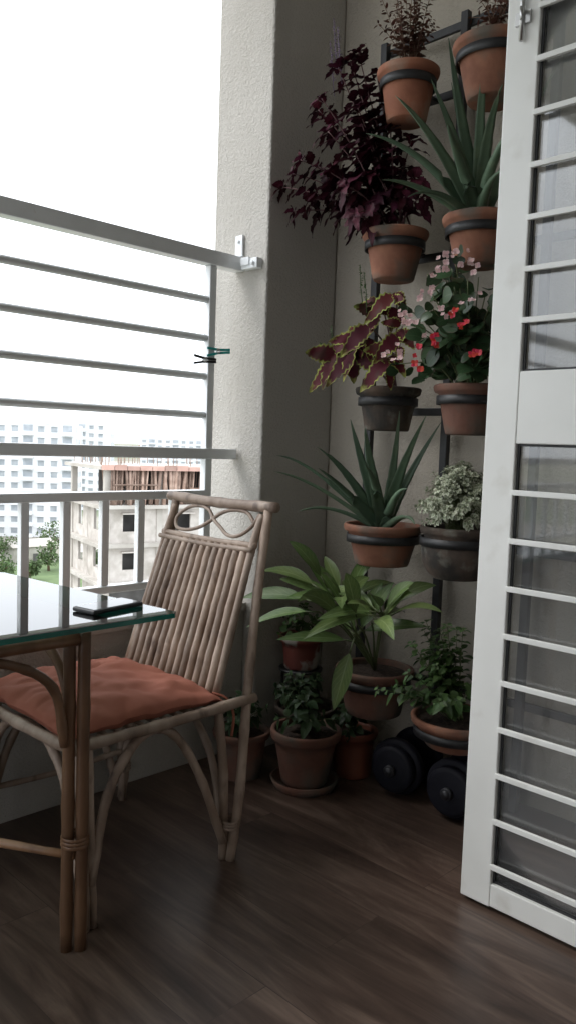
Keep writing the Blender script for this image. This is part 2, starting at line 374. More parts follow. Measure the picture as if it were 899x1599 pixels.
for z in zz:
    g=MB();g.box(DX0-.004,DX0+.006,.512,1.021,z-.007,z+.007);build('grille_bar',g,M_white,parent=dr,bevel=.0015)
g=MB();g.tube([(1.822,1.06,2.20),(1.822,1.06,2.36)],.006,n=10);g.box(1.824,1.8315,1.04,1.08,2.24,2.27);g.box(1.824,1.8315,1.04,1.08,2.31,2.34);g.tube([(1.822,1.06,2.27),(1.80,1.05,2.265),(1.795,1.045,2.235)],.005,n=8)
build('latch',g,M_chrome,parent=dr)
# ---------------------------------------------------------------- plant rack
rk=empty('plant_rack',(2.42,1.62,0),'black iron wall rack with ring holders for clay pots','plant rack')
for y in (1.965,1.62,1.275,.93):
    mb=MB();mb.box(2.408,2.432,y-.014,y+.014,.001,2.69);build('upright',mb,M_black,parent=rk,bevel=.002)
for z in (2.66,2.44,1.89,1.34,.88,.36):
    mb=MB();mb.box(2.433,2.446,.90,1.99,z-.014,z+.014);build('crossbar',mb,M_black,parent=rk,bevel=.002)
def ring(x,y,z,rr,h=.028):
    mb=MB();mb.lathe((x,y,z),[(rr,-h/2),(rr+.004,-h/2),(rr+.004,h/2),(rr,h/2)],n=40,close=True)
    mb.box(x+rr,2.433,y-.012,y+.012,z-.006,z+.006)
    build('pot_ring',mb,M_black,parent=rk)
# ---------------------------------------------------------------- pots
def potparts(e,c,rr,rb,h,mat,rimh=.03,bulge=0,fl=.016):
    c=V3(c);mb=MB()
    rc=rr-fl
    P=[(.001,0),(rb*.96,0),(rb,.004)]
    for i in range(1,6):
        t=i/6;P.append((rb+(rc-rb)*t+bulge*math.sin(math.pi*t),(h-rimh)*t))
    P+=[(rc,h-rimh),(rr-.005,h-rimh+.005),(rr-.002,h-rimh+.012),(rr,h-.008),(rr-.002,h-.002),(rr-.008,h),(rr-.015,h-.002),(rr-.017,h-.01),(rr-.020,h-.03)]
    mb.lathe(c,P,n=44,wob=.009);build('pot',mb,mat,parent=e)
    m2=MB();m2.lathe(c,[(rr-.0175,h-.022),(rr*.6,h-.018),(rr*.3,h-.014),(.001,h-.012)],n=28,wob=.01);build('soil',m2,M_soil,parent=e)
def saucer(e,c,rr,mat):
    mb=MB();mb.lathe(c,[(.001,0),(rr*.9,0),(rr,.03),(rr-.01,.03),(rr*.85,.012),(.001,.012)],n=36);build('saucer',mb,mat,parent=e)
def rv(s=1): return V3((rng.uniform(-s,s),rng.uniform(-s,s),rng.uniform(-s,s)))
def leafy_stem(ml,ms,p0,c1,p1,node,L,W,kind,droop,sr=.003,start=.25,seg=8,fold=.25,tipc=4,face=.0,ruf=0):
    p0,c1,p1=V3(p0),V3(c1),V3(p1)
    n=14;pts=[p0*(1-i/n)**2+c1*2*(i/n)*(1-i/n)+p1*(i/n)**2 for i in range(n+1)]
    ms.tube(pts,sr,sr*.5,n=5)
    ln=(p1-p0).length;k=max(2,int(ln*(1-start)/node));ang=rng.uniform(0,3)
    for i in range(k+1):
        t=start+(1-start)*i/k
        q=p0*(1-t)**2+c1*2*t*(1-t)+p1*t*t
        tg=((c1-p0)*(1-t)+(p1-c1)*t).normalized()
        s=tg.orthogonal().normalized();b2=tg.cross(s)
        sc=(1.05-.45*max(0,t-.6)/.4)*rng.uniform(.7,1.2)
        ang+=math.pi/2+rng.uniform(-.3,.3)
        for h in range(2 if i<k else tipc):
            an=ang+h*math.pi*2/(2 if i<k else tipc)
            rad=s*math.cos(an)+b2*math.sin(an)
            d=rad*rng.uniform(.8,1.1)+tg*rng.uniform(.2,.6)+rv(.15)
            ml.leaf(q+rad*.004,d,tg+Z*.6+rv(.2)+V3((-1,-.5,0))*face,L*sc,W*sc,droop*rng.uniform(.6,1.4),kind,seg,fold,ruf=ruf)
def spike(ms,p0,p1,mi=0):
    p0,p1=V3(p0),V3(p1);ms.tube([p0,(p0+p1)/2+rv(.004),p1],.0018,.001,n=5)
    for i in range(34):
        t=.25+.75*i/34;q=p0.lerp(p1,t);d=rv(1);d.z=abs(d.z)*.5
        ms.leaf(q,d,Z,.012*(1.2-t*.6),.007,.2,'ovate',3,.2,mi=mi)
RK=2.27;VA,VB=1.765,1.44
L_dark=leafmat('leaf_dark_purple',(.050,.009,.019),(.030,.007,.012),vein=(.085,.016,.032),rough=.55,trans=.15,var=.6,spec=.12)
L_bicol=leafmat('leaf_maroon_lime',(.065,.011,.015),(.25,.28,.07),mar=.82,soft=.07,rough=.6,trans=.12,var=.35,spec=.12,patch=(.05,.02,.018))
L_aloe=leafmat('leaf_aloe',(.085,.135,.085),(.12,.17,.11),mar=.9,rough=.42,trans=.04,var=.3,patch=(.11,.16,.10))
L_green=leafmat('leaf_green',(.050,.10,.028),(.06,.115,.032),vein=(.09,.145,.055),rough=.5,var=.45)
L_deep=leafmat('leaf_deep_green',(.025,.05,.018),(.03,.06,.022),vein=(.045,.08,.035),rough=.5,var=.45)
L_lance=leafmat('leaf_broad_green',(.13,.19,.06),(.095,.15,.05),vein=(.21,.28,.12),rough=.38,var=.4,patch=(.10,.16,.05))
L_varieg=leafmat('leaf_variegated',(.17,.21,.12),(.44,.46,.35),mar=.5,soft=.2,rough=.55,var=.3)
L_red=leafmat('leaf_reddish',(.12,.055,.04),(.16,.075,.05),rough=.6,var=.4)
L_beg=leafmat('leaf_begonia',(.035,.07,.03),(.07,.045,.03),mar=.93,vein=(.055,.095,.045),rough=.35,var=.45)
P_pink=leafmat('petal_pink',(.72,.46,.46),(.76,.60,.58),rough=.5,trans=.3,var=.15)
P_red=leafmat('petal_red',(.56,.03,.04),(.60,.05,.06),rough=.5,trans=.3,var=.2)
P_lil=leafmat('petal_lilac',(.26,.21,.30),(.34,.28,.38),rough=.6,trans=.3,var=.3)
GP='potted plants on the rack'
def plant(loc,label,rr=.115,rb=.072,h=.165,mat=None,rg=True,group=GP,sauc=False,bulge=0,rh=.03):
    e=empty('potted_plant',loc,label,'potted plant',group)
    potparts(e,loc,rr,rb,h,mat or M_terra,rimh=rh,bulge=bulge)
    if sauc: saucer(e,V3(loc)-V3((0,0,.013)),rb+.04,mat or M_terra)
    if rg: ring(loc[0],loc[1],loc[2]+h-rh-.02,rr-.014 if not bulge else rr-.004)
    return e,V3(loc)+V3((0,0,h-.012))
def fin(e,**parts):
    for nm,(mb,mt) in parts.items():
        if mb.v: build(nm,mb,mt,parent=e)
# A : twiggy
e,t=plant((RK,1.74,2.31),'clay pot with a wispy reddish twiggy plant in a rack ring',rr=.106,rb=.068,h=.17)
ml,ms=MB(),MB()
for i in range(26):
    an=rng.uniform(0,6.3);q=t+V3((math.cos(an),math.sin(an),0))*rng.uniform(.02,.13)+Z*rng.uniform(.14,.30)
    leafy_stem(ml,ms,t+V3((math.cos(an),math.sin(an),0))*rng.uniform(0,.03),t+V3((math.cos(an),math.sin(an),0))*.03+Z*.1,q,.013,.024,.012,'ovate',.2,.0016,.3,4,.2,3)
fin(e,leaves=(ml,L_red),stems=(ms,M_wood))
# B
e,t=plant((RK,VB-.03,2.29),'wide clay pot with a few dry reddish stems',rr=.128,rb=.078,h=.175,mat=M_terrab)
ml,ms=MB(),MB()
for i in range(14):
    an=rng.uniform(0,6.3);q=t+V3((math.cos(an),math.sin(an),0))*rng.uniform(.03,.13)+Z*rng.uniform(.08,.22)
    leafy_stem(ml,ms,t+rv(.03),t+Z*.1,q,.018,.024,.012,'ovate',.3,.0018,.3,4,.2,3)
fin(e,leaves=(ml,L_red),stems=(ms,M_wood))
# C : big dark coleus
e,t=plant((RK,VA,1.785),'clay pot with a large dark purple coleus spilling over the rack',mat=M_terrab)
ml,ms,mf=MB(),MB(),MB()
tips=[(2.14,2.19,2.14),(2.18,2.17,2.07),(2.1,2.08,2.22),(2.2,2.05,2.42),(2.15,1.96,2.50),(2.2,1.93,2.55),(2.25,1.86,2.5),(2.15,1.88,2.38),(2.1,2.0,2.16),(2.2,1.85,2.3),
(2.2,1.75,2.2),(2.25,1.66,2.10),(2.25,1.62,2.05),(2.2,1.78,2.12),(2.1,1.86,2.08),(2.2,2.05,2.10),(2.3,1.95,2.38),(2.3,1.75,2.25),(2.1,1.80,2.0),(2.2,1.70,2.03),(2.3,2.1,2.22),(2.2,1.95,2.53),(2.05,1.93,2.35),(2.12,2.12,2.18),(2.25,1.82,2.40),(2.15,2.0,2.3)]
for q in tips:
    q=V3(q);leafy_stem(ml,ms,t+V3((rng.uniform(-.05,.05),rng.uniform(-.05,.05),0)),t.lerp(q,.45)+Z*.07,q+rv(.02),.046,.086,.058,'coleus',.45,.0038,.32,12,.2,5,.45,ruf=.07)
for q in ((2.2,2.03,2.72),(2.18,1.99,2.67),(2.22,2.06,2.66)): spike(mf,V3(q)-Z*.2-V3((0,.03,0)),q)
fin(e,leaves=(ml,L_dark),stems=(ms,M_stemp))
build('flower_spikes',mf,P_lil,parent=e)['kind']='stuff'
# D : big aloe
e,t=plant((RK,VB-.01,1.79),'clay pot with a large spreading aloe vera in a rack ring',h=.155,mat=M_terrab,rr=.118)
ml=MB()
for c1,q,w in [((2.16,1.45,2.22),(2.12,1.48,2.45),.056),((2.10,1.50,2.18),(2.0,1.58,2.27),.054),((2.06,1.52,2.14),(1.93,1.63,2.15),.05),((2.08,1.54,2.04),(1.93,1.56,2.0),.044),((2.16,1.37,2.16),(2.08,1.26,2.24),.056),
((2.14,1.34,2.08),(2.02,1.15,2.12),.05),((2.20,1.42,2.22),(2.18,1.38,2.42),.052),((2.05,1.40,2.12),(1.92,1.33,2.10),.052),((2.28,1.5,2.14),(2.32,1.60,2.42),.045),((2.3,1.36,2.12),(2.34,1.23,2.38),.045),((2.06,1.46,2.02),(1.98,1.50,1.95),.038),((2.14,1.34,2.02),(2.02,1.20,1.98),.04),((2.12,1.43,2.14),(2.0,1.45,2.28),.052)]:
    ml.fleshy(t+(V3(q)-t)*.03-Z*.012,c1,q,w,.022)
fin(e,leaves=(ml,L_aloe))
# E : bicolour coleus
e,t=plant((RK,VA,1.265),'dark weathered pot with maroon coleus edged in lime green',mat=M_moss,rb=.078,h=.15)
ml,ms,mf=MB(),MB(),MB()
for q in [(2.14,1.90,1.53),(2.18,1.86,1.59),(2.2,1.76,1.70),(2.18,1.68,1.72),(2.14,1.62,1.60),(2.12,1.73,1.60),(2.14,1.80,1.57),(2.14,1.66,1.52)]:
    q=V3(q);pts=[t+V3((rng.uniform(-.04,.04),rng.uniform(-.04,.04),0)),t.lerp(q,.5)+Z*.05+V3((.02,0,0)),q];ms.tube(cat_rom(pts,5),.004,.0025,n=6)
    a0=rng.uniform(0,6.3);k9=rng.choice([4,5,6])
    for k in range(k9):
        an=a0+k*2.4;dv=V3((-.35,0,0))+V3((.25,-.85,0)).normalized()*math.cos(an)*-1+Z*(math.sin(an)*.75-.3)
        nn=V3((-.75,-.5,.45))+rv(.5)
        s=rng.uniform(.065,.118)*(1 if k<4 else .65)
        ml.leaf(q-Z*.016*k+V3((-.01,0,0)),dv,nn,s,s*.6,rng.uniform(.2,.6),'coleus',14,.22,wave=.03,ruf=.05)
for q in ((2.2,1.86,1.84),(2.14,1.93,1.63),(2.12,1.96,1.57),(2.15,1.80,1.80)): spike(mf,V3(q)-Z*.14-V3((0,.02,0)),q)
fin(e,leaves=(ml,L_bicol),stems=(ms,M_stemp))
build('flower_spikes',mf,L_green,parent=e)['kind']='stuff'
# F : begonia
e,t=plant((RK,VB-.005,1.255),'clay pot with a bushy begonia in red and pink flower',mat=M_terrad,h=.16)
ml,ms,mp,mr=MB(),MB(),MB(),MB()
def bloom(mb,c,s):
    f=(V3((-.7,-.5,.3))+rv(.5)).normalized();o=f.orthogonal().normalized();o2=f.cross(o)
    for k in range(4):
        an=k*1.571+rng.random()*.3;mb.leaf(c,o*math.cos(an)+o2*math.sin(an)+f*.35,f,s*rng.uniform(.8,1.1),s*.85,.1,'round',4,-.2)
for i in range(48):
    an=rng.uniform(0,6.3);rr_=rng.uniform(.03,.22);zz_=rng.uniform(.08,.48)*(1-rr_*1.2)
    q=t+V3((math.cos(an)*rr_*.85-.05,math.sin(an)*rr_,zz_))
    pts=[t+V3((rng.uniform(-.03,.03),rng.uniform(-.03,.03),0)),t.lerp(q,.5)+Z*.04,q];ms.tube(cat_rom(pts,4),.0028,.0018,n=5)
    for k in range(7):
        c=t.lerp(q,rng.uniform(.45,1))+rv(.025);d=rv(1);d.z*=.5;d.x-=.3
        s=rng.uniform(.03,.065);ml.leaf(c,d,Z*.5+rv(.5)+V3((-.7,-.4,0)),s,s*.95,.3,'round',7,.2)
def cluster(c,mb,n,s,sp):
    for k in range(n): bloom(mb,V3(c)+rv(sp),s*rng.uniform(.6,1.15))
for c,n_ in [((2.04,1.53,1.60),9),((2.04,1.50,1.57),6),((2.06,1.44,1.72),9),((2.06,1.47,1.67),7),((2.08,1.34,1.76),7),((2.06,1.40,1.77),6),((2.03,1.56,1.50),6),((2.05,1.38,1.63),5),((2.06,1.31,1.66),4)]: cluster(c,mp,n_,.012,.028)
for c,n_ in [((2.02,1.42,1.53),5),((2.02,1.46,1.455),4),((2.02,1.31,1.57),6),((2.03,1.35,1.60),3),((2.02,1.47,1.50),3),((2.03,1.27,1.48),3)]: cluster(c,mr,n_,.013,.016)
fin(e,leaves=(ml,L_beg),stems=(ms,M_stem))
build('pink_flowers',mp,P_pink,parent=e)['kind']='stuff';build('red_flowers',mr,P_red,parent=e)['kind']='stuff'
# G : aloe lower
e,t=plant((RK,VA-.005,.79),'wide clay bowl with a spiky aloe vera on the rack',rr=.14,rb=.095,h=.145,mat=M_terrab)
ml=MB()
for c1,q,w in [((2.1,1.98,1.17),(1.98,2.02,1.165),.040),((2.08,1.94,1.10),(1.95,2.0,1.11),.045),((2.2,1.82,1.15),(2.16,1.84,1.30),.052),((2.2,1.77,1.12),(2.12,1.74,1.27),.056),((2.18,1.65,1.12),(2.10,1.48,1.31),.055),
((2.15,1.62,1.08),(2.03,1.49,1.08),.046),((2.18,1.87,1.14),(2.08,1.92,1.2),.048),((2.12,1.68,1.10),(1.98,1.62,1.15),.05),((2.16,1.92,1.02),(2.04,1.96,.97),.038),((2.3,1.7,1.1),(2.36,1.60,1.3),.045),((2.3,1.87,1.12),(2.36,1.94,1.28),.045),((2.1,1.82,1.08),(1.96,1.80,1.13),.05),((2.16,1.58,1.02),(2.04,1.46,.97),.038),((2.24,1.7,1.15),(2.2,1.66,1.33),.045)]:
    ml.fleshy(t+(V3(q)-t)*.03-Z*.012,c1,q,w,.022)
fin(e,leaves=(ml,L_aloe))
# H : variegated bush
e,t=plant((RK,VB+.01,.785),'mossy dark round pot with a small variegated pale leaved bush',rr=.125,rb=.085,h=.17,mat=M_moss,bulge=.022)
ml,ms=MB(),MB()
for i in range(190):
    an=rng.uniform(0,6.3);el=rng.uniform(-.2,1.5);q=t+V3((math.cos(an)*math.cos(el),math.sin(an)*math.cos(el),math.sin(el)*1.1+.4))*rng.uniform(.125,.15)
    leafy_stem(ml,ms,t+V3((rng.uniform(-.03,.03),rng.uniform(-.03,.03),0)),t.lerp(q,.5)+Z*.05,q,.014,.021,.017,'ovate',.2,.0014,.6,4,.2,5)
fin(e,leaves=(ml,L_varieg),stems=(ms,M_stem))
# I : broad lance leaves
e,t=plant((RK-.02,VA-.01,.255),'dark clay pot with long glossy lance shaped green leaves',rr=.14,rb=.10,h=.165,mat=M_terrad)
ml,ms=MB(),MB()
def lanceleaf(top,d,l,w_,dr_=None):
    d=V3(d).normalized();p1_=top+d*.05
    ms.tube([top,p1_],.003,.003,n=5)
    ml.leaf(p1_,d,V3((-.5,-.35,.8))+rv(.2),l,w_,dr_ if dr_ is not None else rng.uniform(.15,.5),'lance',12,.28,twist=rng.uniform(-.4,.4))
for (cx,cy,cz),n in [((2.20,1.89,.66),14),((2.18,1.68,.64),13),((2.16,1.79,.55),6)]:
    top=V3((cx,cy,cz));ms.tube([t,t.lerp(top,.5)+V3((.01,.01,0)),top],.006,.004,n=6)
    for k in range(n):
        an=k*2.4+rng.uniform(-.3,.3);el=rng.uniform(.1,1.2);tt=1-rng.uniform(0,.25)
        b0=t.lerp(top,tt)
        lanceleaf(b0,(math.cos(an)*math.cos(el)-.15,math.sin(an)*math.cos(el),math.sin(el)),rng.uniform(.18,.26),rng.uniform(.045,.06))
for b0,d,l,w_,dp in [((2.15,1.93,.68),(-.2,1,.45),.27,.06,.35),((2.12,1.93,.64),(-.3,1,.15),.27,.06,.25),((2.12,1.88,.70),(-.3,.5,.9),.22,.055,.3),((2.12,1.62,.64),(-.2,-1,.55),.25,.055,.3),((2.10,1.66,.62),(-.5,-.7,.3),.22,.055,.4),((2.1,1.72,.60),(-.4,-.1,.95),.22,.06,.25),((2.06,1.70,.56),(-.3,.1,-1),.18,.065,.1),((2.08,1.76,.60),(-.5,.2,.6),.2,.06,.4),((2.08,1.88,.62),(-.4,.7,-.05),.22,.055,.3)]:
    ms.tube(cat_rom([t,t.lerp(V3(b0),.55)+Z*.03,b0],4),.004,.003,n=5)
    lanceleaf(V3(b0),d,l,w_,dp)
fin(e,leaves=(ml,L_lance),stems=(ms,M_stem))
# J
e,t=plant((RK,VB-.02,.225),'low clay bowl with a loose leafy green plant',rr=.15,rb=.10,h=.10,mat=M_terrab)
def bush(e,t,n,hr,vr,L,W,mat,node=.03,off=(0,0,0),kind='ovate',stem=None):
    ml,ms=MB(),MB()
    for i in range(n):
        an=rng.uniform(0,6.3);el=rng.uniform(.2,1.5)
        q=t+V3(off)+V3((math.cos(an)*math.cos(el)*hr,math.sin(an)*math.cos(el)*hr,math.sin(el)*vr))*rng.uniform(.6,1.05)
        leafy_stem(ml,ms,t+V3((rng.uniform(-.02,.02),rng.uniform(-.02,.02),0)),t.lerp(q,.5)+Z*.04,q,node,L,W,kind,.35,.002,.3,5,.25,4)
    fin(e,leaves=(ml,mat),stems=(ms,stem or M_stem))
bush(e,t,30,.22,.30,.042,.028,L_green,.026,off=(-.05,.05,.02))
GF='potted plants on the floor'
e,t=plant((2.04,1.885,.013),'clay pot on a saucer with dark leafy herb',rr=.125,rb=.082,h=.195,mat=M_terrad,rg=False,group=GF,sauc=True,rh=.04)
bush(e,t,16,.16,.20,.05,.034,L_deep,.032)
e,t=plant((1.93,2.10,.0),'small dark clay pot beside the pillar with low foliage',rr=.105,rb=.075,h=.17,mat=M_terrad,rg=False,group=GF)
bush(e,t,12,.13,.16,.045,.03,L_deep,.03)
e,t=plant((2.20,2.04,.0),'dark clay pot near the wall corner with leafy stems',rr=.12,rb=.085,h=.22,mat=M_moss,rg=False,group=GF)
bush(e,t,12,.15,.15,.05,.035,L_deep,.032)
M_redw=noisemat('red_white_pot',(.17,.045,.035),(.22,.06,.045),scale=6,rough=.6,c3=(.40,.36,.33),s3=10,lo3=.48,hi3=.55)
sx_,sy_=2.26,2.13
st=MB()
for k in range(4):
    an=k*math.pi/2+.6;st.tube([(sx_+math.cos(an)*.08,sy_+math.sin(an)*.08,0),(sx_+math.cos(an)*.07,sy_+math.sin(an)*.07,.33)],.006,n=8)
st.lathe((sx_,sy_,.33),[(.06,-.004),(.085,-.004),(.085,.004),(.06,.004)],n=30,close=True);st.lathe((sx_,sy_,.12),[(.075,-.003),(.082,-.003),(.082,.003),(.075,.003)],n=30,close=True)
build('plant_stand',st,M_black,org=(sx_,sy_,0),label='thin black iron stand carrying a small pot',cat='plant stand')
e,t=plant((sx_,sy_,.335),'small red and white pot with leafy sprigs on a stand',rr=.09,rb=.065,h=.13,mat=M_redw,rg=False,group=GF,rh=.03)
bush(e,t,11,.13,.13,.04,.028,L_green,.03)
e,t=plant((2.25,1.84,.0),'orange plastic pot with sparse foliage on the floor',rr=.09,rb=.07,h=.17,mat=M_orange,rg=False,group=GF)
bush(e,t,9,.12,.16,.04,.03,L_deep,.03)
# ---------------------------------------------------------------- dumbbells
def dumbbell(c,ax,rr):
    c=V3(c);ax=V3(ax).normalized();e=empty('dumbbell',c-Z*rr,'black rubber dumbbell with round plates lying on the floor','dumbbell','dumbbells on the floor')
    mb=MB();mb.tube([c-ax*.15,c+ax*.15],.014,n=14);build('handle',mb,M_dsteel,parent=e)
    for sg in (-1,1):
        mb=MB()
        for o_,r2 in ((.075,rr),(.108,rr*.82)):
            mb.lathe(c+ax*sg*o_,[(.012,-.018),(r2*.8,-.018),(r2*.95,-.015),(r2,-.009),(r2,.009),(r2*.95,.015),(r2*.8,.018),(.012,.018)],n=40,axis=ax)
        build('weight_plate',mb,M_rubber,parent=e)
        mb=MB();mb.lathe(c+ax*sg*.135,[(.013,-.008),(.020,-.008),(.020,.008),(.013,.008)],n=18,axis=ax,close=True);build('collar',mb,M_dsteel,parent=e)
dumbbell((2.31,1.635,.098),(1,.15,0),.098)
dumbbell((2.30,1.39,.10),(1,.1,0),.10)
dumbbell((2.30,.85,.10),(.6,1,0),.10)
# ---------------------------------------------------------------- chair
ch=empty('rattan_chair',(1.25,1.95,0),'brown rattan chair with tall slatted back beside the parapet','chair')
def rod(P,r_=.0125,mb=None,n=6,kn=4,rd=None):
    mb=mb or MB();mb.tube(cat_rom(P,n),r_,n=10,knots=kn,rnd=rng.random() if rd is None else rd);return mb
Y0,Y1=1.71,2.20
B0,B1=1.765,2.225
UT=1.705
for y,yf,yt in ((Y0,1.665,B0),(Y1,2.22,B1)):
    mb=MB();s=-1 if y==Y0 else 1
    rod([(UT,yt,1.0),(1.65,(y*.4+yt*.6),.76),(1.58,y+s*.01,.46),(1.53,yf,.2),(1.50,yf,.0)],.0145,mb)
    rod([(1.475,y,.46),(1.485,(y+yf)/2,.25),(1.49,yf+.02*(-s),.0)],.0135,mb)
    for q in range(3): mb.lathe((1.50,yf-s*.004,.10+q*.009),[(.026,-.004),(.0285,0),(.026,.004)],n=16)
    build('rear_leg',mb,M_ratt,parent=ch)
for y,yf in ((Y0,1.645),(Y1,2.23)):
    mb=rod([(1.03,y,.45),(1.02,(y+yf)/2,.22),(1.01,yf,0)],.0145);rod([(1.055,y,.45),(1.045,(y+yf)/2,.2),(1.035,yf,0)],.011,mb)
    build('front_leg',mb,M_ratt,parent=ch)
mb=MB()
rod([(1.035,1.66,.10),(1.10,1.69,.30),(1.19,1.705,.41),(1.27,1.71,.43),(1.34,1.705,.38),(1.41,1.69,.25),(1.475,1.67,.06)],.0125,mb)
rod([(1.035,2.22,.10),(1.10,2.21,.30),(1.19,2.2,.41),(1.27,2.2,.43),(1.34,2.2,.38),(1.41,2.21,.25),(1.475,2.22,.06)],.0125,mb)
rod([(1.015,1.67,.10),(1.02,1.75,.32),(1.02,1.85,.42),(1.02,1.95,.435),(1.02,2.05,.42),(1.02,2.15,.32),(1.015,2.21,.10)],.0125,mb)
rod([(1.49,1.69,.10),(1.49,1.77,.32),(1.49,1.95,.435),(1.49,2.13,.32),(1.49,2.2,.10)],.0115,mb)
rod([(1.03,2.2,.17),(1.25,2.2,.16),(1.5,2.2,.17)],.009,mb)
build('arch_brace',mb,M_ratt,parent=ch)
mb=MB()
rod([(1.0,Y0-.01,.445),(1.25,Y0-.015,.445),(1.60,Y0-.02,.455)],.015,mb);rod([(1.0,Y1+.01,.445),(1.25,Y1+.01,.445),(1.60,Y1+.01,.455)],.015,mb)
rod([(1.0,Y0-.03,.445),(.99,1.95,.445),(1.0,Y1+.03,.445)],.015,mb);rod([(1.48,Y0-.03,.452),(1.48,Y1+.03,.452)],.014,mb)
for k in range(12): rod([(1.03+k*.038,Y0,.452),(1.03+k*.038,Y1,.452)],.006,mb,n=3,kn=0)
build('seat_frame',mb,M_ratt,parent=ch)
bk=MB()
rod([(UT,B0-.035,1.012),(UT,1.99,1.008),(UT,B1+.035,1.014)],.0165,bk)
bko=build('backrest',bk,M_ratt,parent=ch)
UL=UT-.05
mb=MB()
rod([(UL,B0,.895),(UL,1.99,.89),(UL,B1,.895)],.0095,mb);rod([(UL-.015,B0,.882),(UL-.015,1.99,.877),(UL-.015,B1,.882)],.008,mb)
rod([(UT-.01,B0+.012,.985),(UL+.005,B0+.015,.90),(1.48,Y0+.02,.46)],.012,mb);rod([(UT-.01,B1-.012,.985),(UL+.005,B1-.015,.90),(1.48,Y1-.02,.46)],.012,mb)
build('side_frame',mb,M_ratt,parent=bko)
mb=MB()
nS=13
for k in range(nS):
    y=B0+.042+(B1-B0-.08)*k/(nS-1)+rng.uniform(-.001,.001)
    yb=Y0+.05+(Y1-Y0-.09)*k/(nS-1)+rng.uniform(-.002,.002)
    rod([(UL-.004,y,.885),(1.565+rng.uniform(-.002,.002),(y+yb)/2,.68),(1.478,yb,.462)],.0128,mb,n=8,kn=5)
build('slats',mb,M_ratt,parent=bko)
mb=MB()
def bp_(s_,t_):
    return (UL+.004+(UT-UL-.006)*t_,B0+.025+(B1-B0-.05)*s_,.902+(.995-.902)*t_)
rod([bp_(*q) for q in [(0.01,.92),(.06,.45),(.16,.15),(.28,.12),(.40,.35),(.50,.55),(.60,.85),(.72,.95),(.86,.85),(.96,.5),(.92,.15),(.80,.08),(.66,.2),(.55,.45),(.44,.8),(.30,.95),(.15,.9),(.04,.6)]],.006,mb,n=7,kn=0)
build('scroll_ornament',mb,M_ratt,parent=bko)
# cushion
cu=MB();nx,ny=60,60;vs=[];uv=[]
for side in (1,-1):
    for i in range(nx+1):
        for j in range(ny+1):
            a_=i/nx*2-1;b_=j/ny*2-1
            e_=(1-abs(a_)**4)*(1-abs(b_)**4)
            h=.036*max(0,e_)**.42
            h*=1+.25*noise.noise(V3((a_*2.0,b_*2.0,side*2)))
            ed=max(0,e_)**.3
            if side>0:
                n1_=noise.noise(V3((a_*2+b_*1.4,b_*3.2-a_,1)));n2_=noise.noise(V3((a_*5,b_*3+a_*3,7)))
                h+=(-.009*(1-abs(n1_)*4) if abs(n1_)<.25 else 0)*ed*.7+.005*n2_*ed
            x_=1.235+a_*.25*(1-.05*(1-b_*b_)*abs(a_)**3)+.008*noise.noise(V3((a_*4,b_*6,5)));y_=1.955+b_*.262*(1-.05*(1-a_*a_)*abs(b_)**3)+.010*noise.noise(V3((a_*6,b_*4,9)))
            sag=-.014*(abs(b_)**3+abs(a_)**3)+.007*noise.noise(V3((a_*4,b_*4,3)))
            vs.append((x_,y_,.494+sag+side*h));uv.append((i/nx,j/ny))
W_=ny+1;off=(nx+1)*W_;fs=[]
for i in range(nx):
    for j in range(ny):
        q=i*W_+j;fs.append((q,q+W_,q+W_+1,q+1));fs.append((q+off,q+1+off,q+W_+1+off,q+W_+off))
cu.add(vs,fs,uv)
cu.tube(cat_rom([(1.47,1.73,.485),(1.50,1.70,.47),(1.52,1.69,.42),(1.51,1.685,.36)],4),.004,n=6)
build('seat_cushion',cu,M_cush,org=(1.235,1.955,.455),label='rust orange fabric cushion on the rattan chair seat',cat='cushion')
# ---------------------------------------------------------------- table
T=.78
tb=empty('glass_table',(.8,1.95,0),'rattan table with a clear glass top and green edge','table')
mb=MB()
pts=[(.30,1.56),(1.20,1.56),(1.215,1.575),(1.14,2.345),(1.125,2.36),(.30,2.36)]
n=len(pts);z0,z1=T-.012,T
vs=[(x,y,z0) for x,y in pts]+[(x,y,z1) for x,y in pts]
mb.add(vs,[tuple(range(n))[::-1],tuple(range(n,2*n))],mi=0,smooth=False)
mb.add(vs,[(i,(i+1)%n,n+(i+1)%n,n+i) for i in range(n)],mi=1,smooth=False)
build('glass_top',mb,[M_gt,M_edge],parent=tb)
def tleg(x,y):
    mb=MB()
    for dx,dy,rr_ in ((-.014,.010,.0145),(.013,-.009,.0145)):
        rod([(x+dx,y+dy,0),(x+dx*.95,y+dy,.4),(x+dx,y+dy,T-.02)],rr_,mb,n=8,kn=5)
    for z in (.26,):
        for q in range(3): mb.lathe((x,y+.0,z+q*.009),[(.031,-.004),(.0335,0),(.031,.004)],n=20,rnd=.5)
    build('leg',mb,M_rattd,parent=tb)
TX0,TX1,TY0,TY1=.42,.955,1.60,2.2
for x_ in (TX0,TX1):
    for y_ in (TY0,TY1): tleg(x_,y_)
mb=MB()
rod([(TX0,TY0,.745),(TX1,TY0,.745)],.014,mb);rod([(TX0,TY1,.745),(TX1,TY1,.745)],.014,mb);rod([(TX0,TY0,.742),(TX0,TY1,.742)],.014,mb);rod([(TX1,TY0,.742),(TX1,TY1,.742)],.014,mb)
build('top_frame',mb,M_rattd,parent=tb)
mb=MB()
for y_ in (TY0,TY1): rod([(TX0+.03,y_,.5),(TX0+.06,y_,.64),(TX0+.16,y_,.71),(.69,y_,.725),(TX1-.16,y_,.71),(TX1-.06,y_,.64),(TX1-.03,y_,.5)],.011,mb)
for x_ in (TX0,TX1): rod([(x_,TY0+.03,.5),(x_,TY0+.06,.64),(x_,TY0+.16,.71),(x_,1.91,.725),(x_,TY1-.16,.71),(x_,TY1-.06,.64),(x_,TY1-.03,.5)],.011,mb)
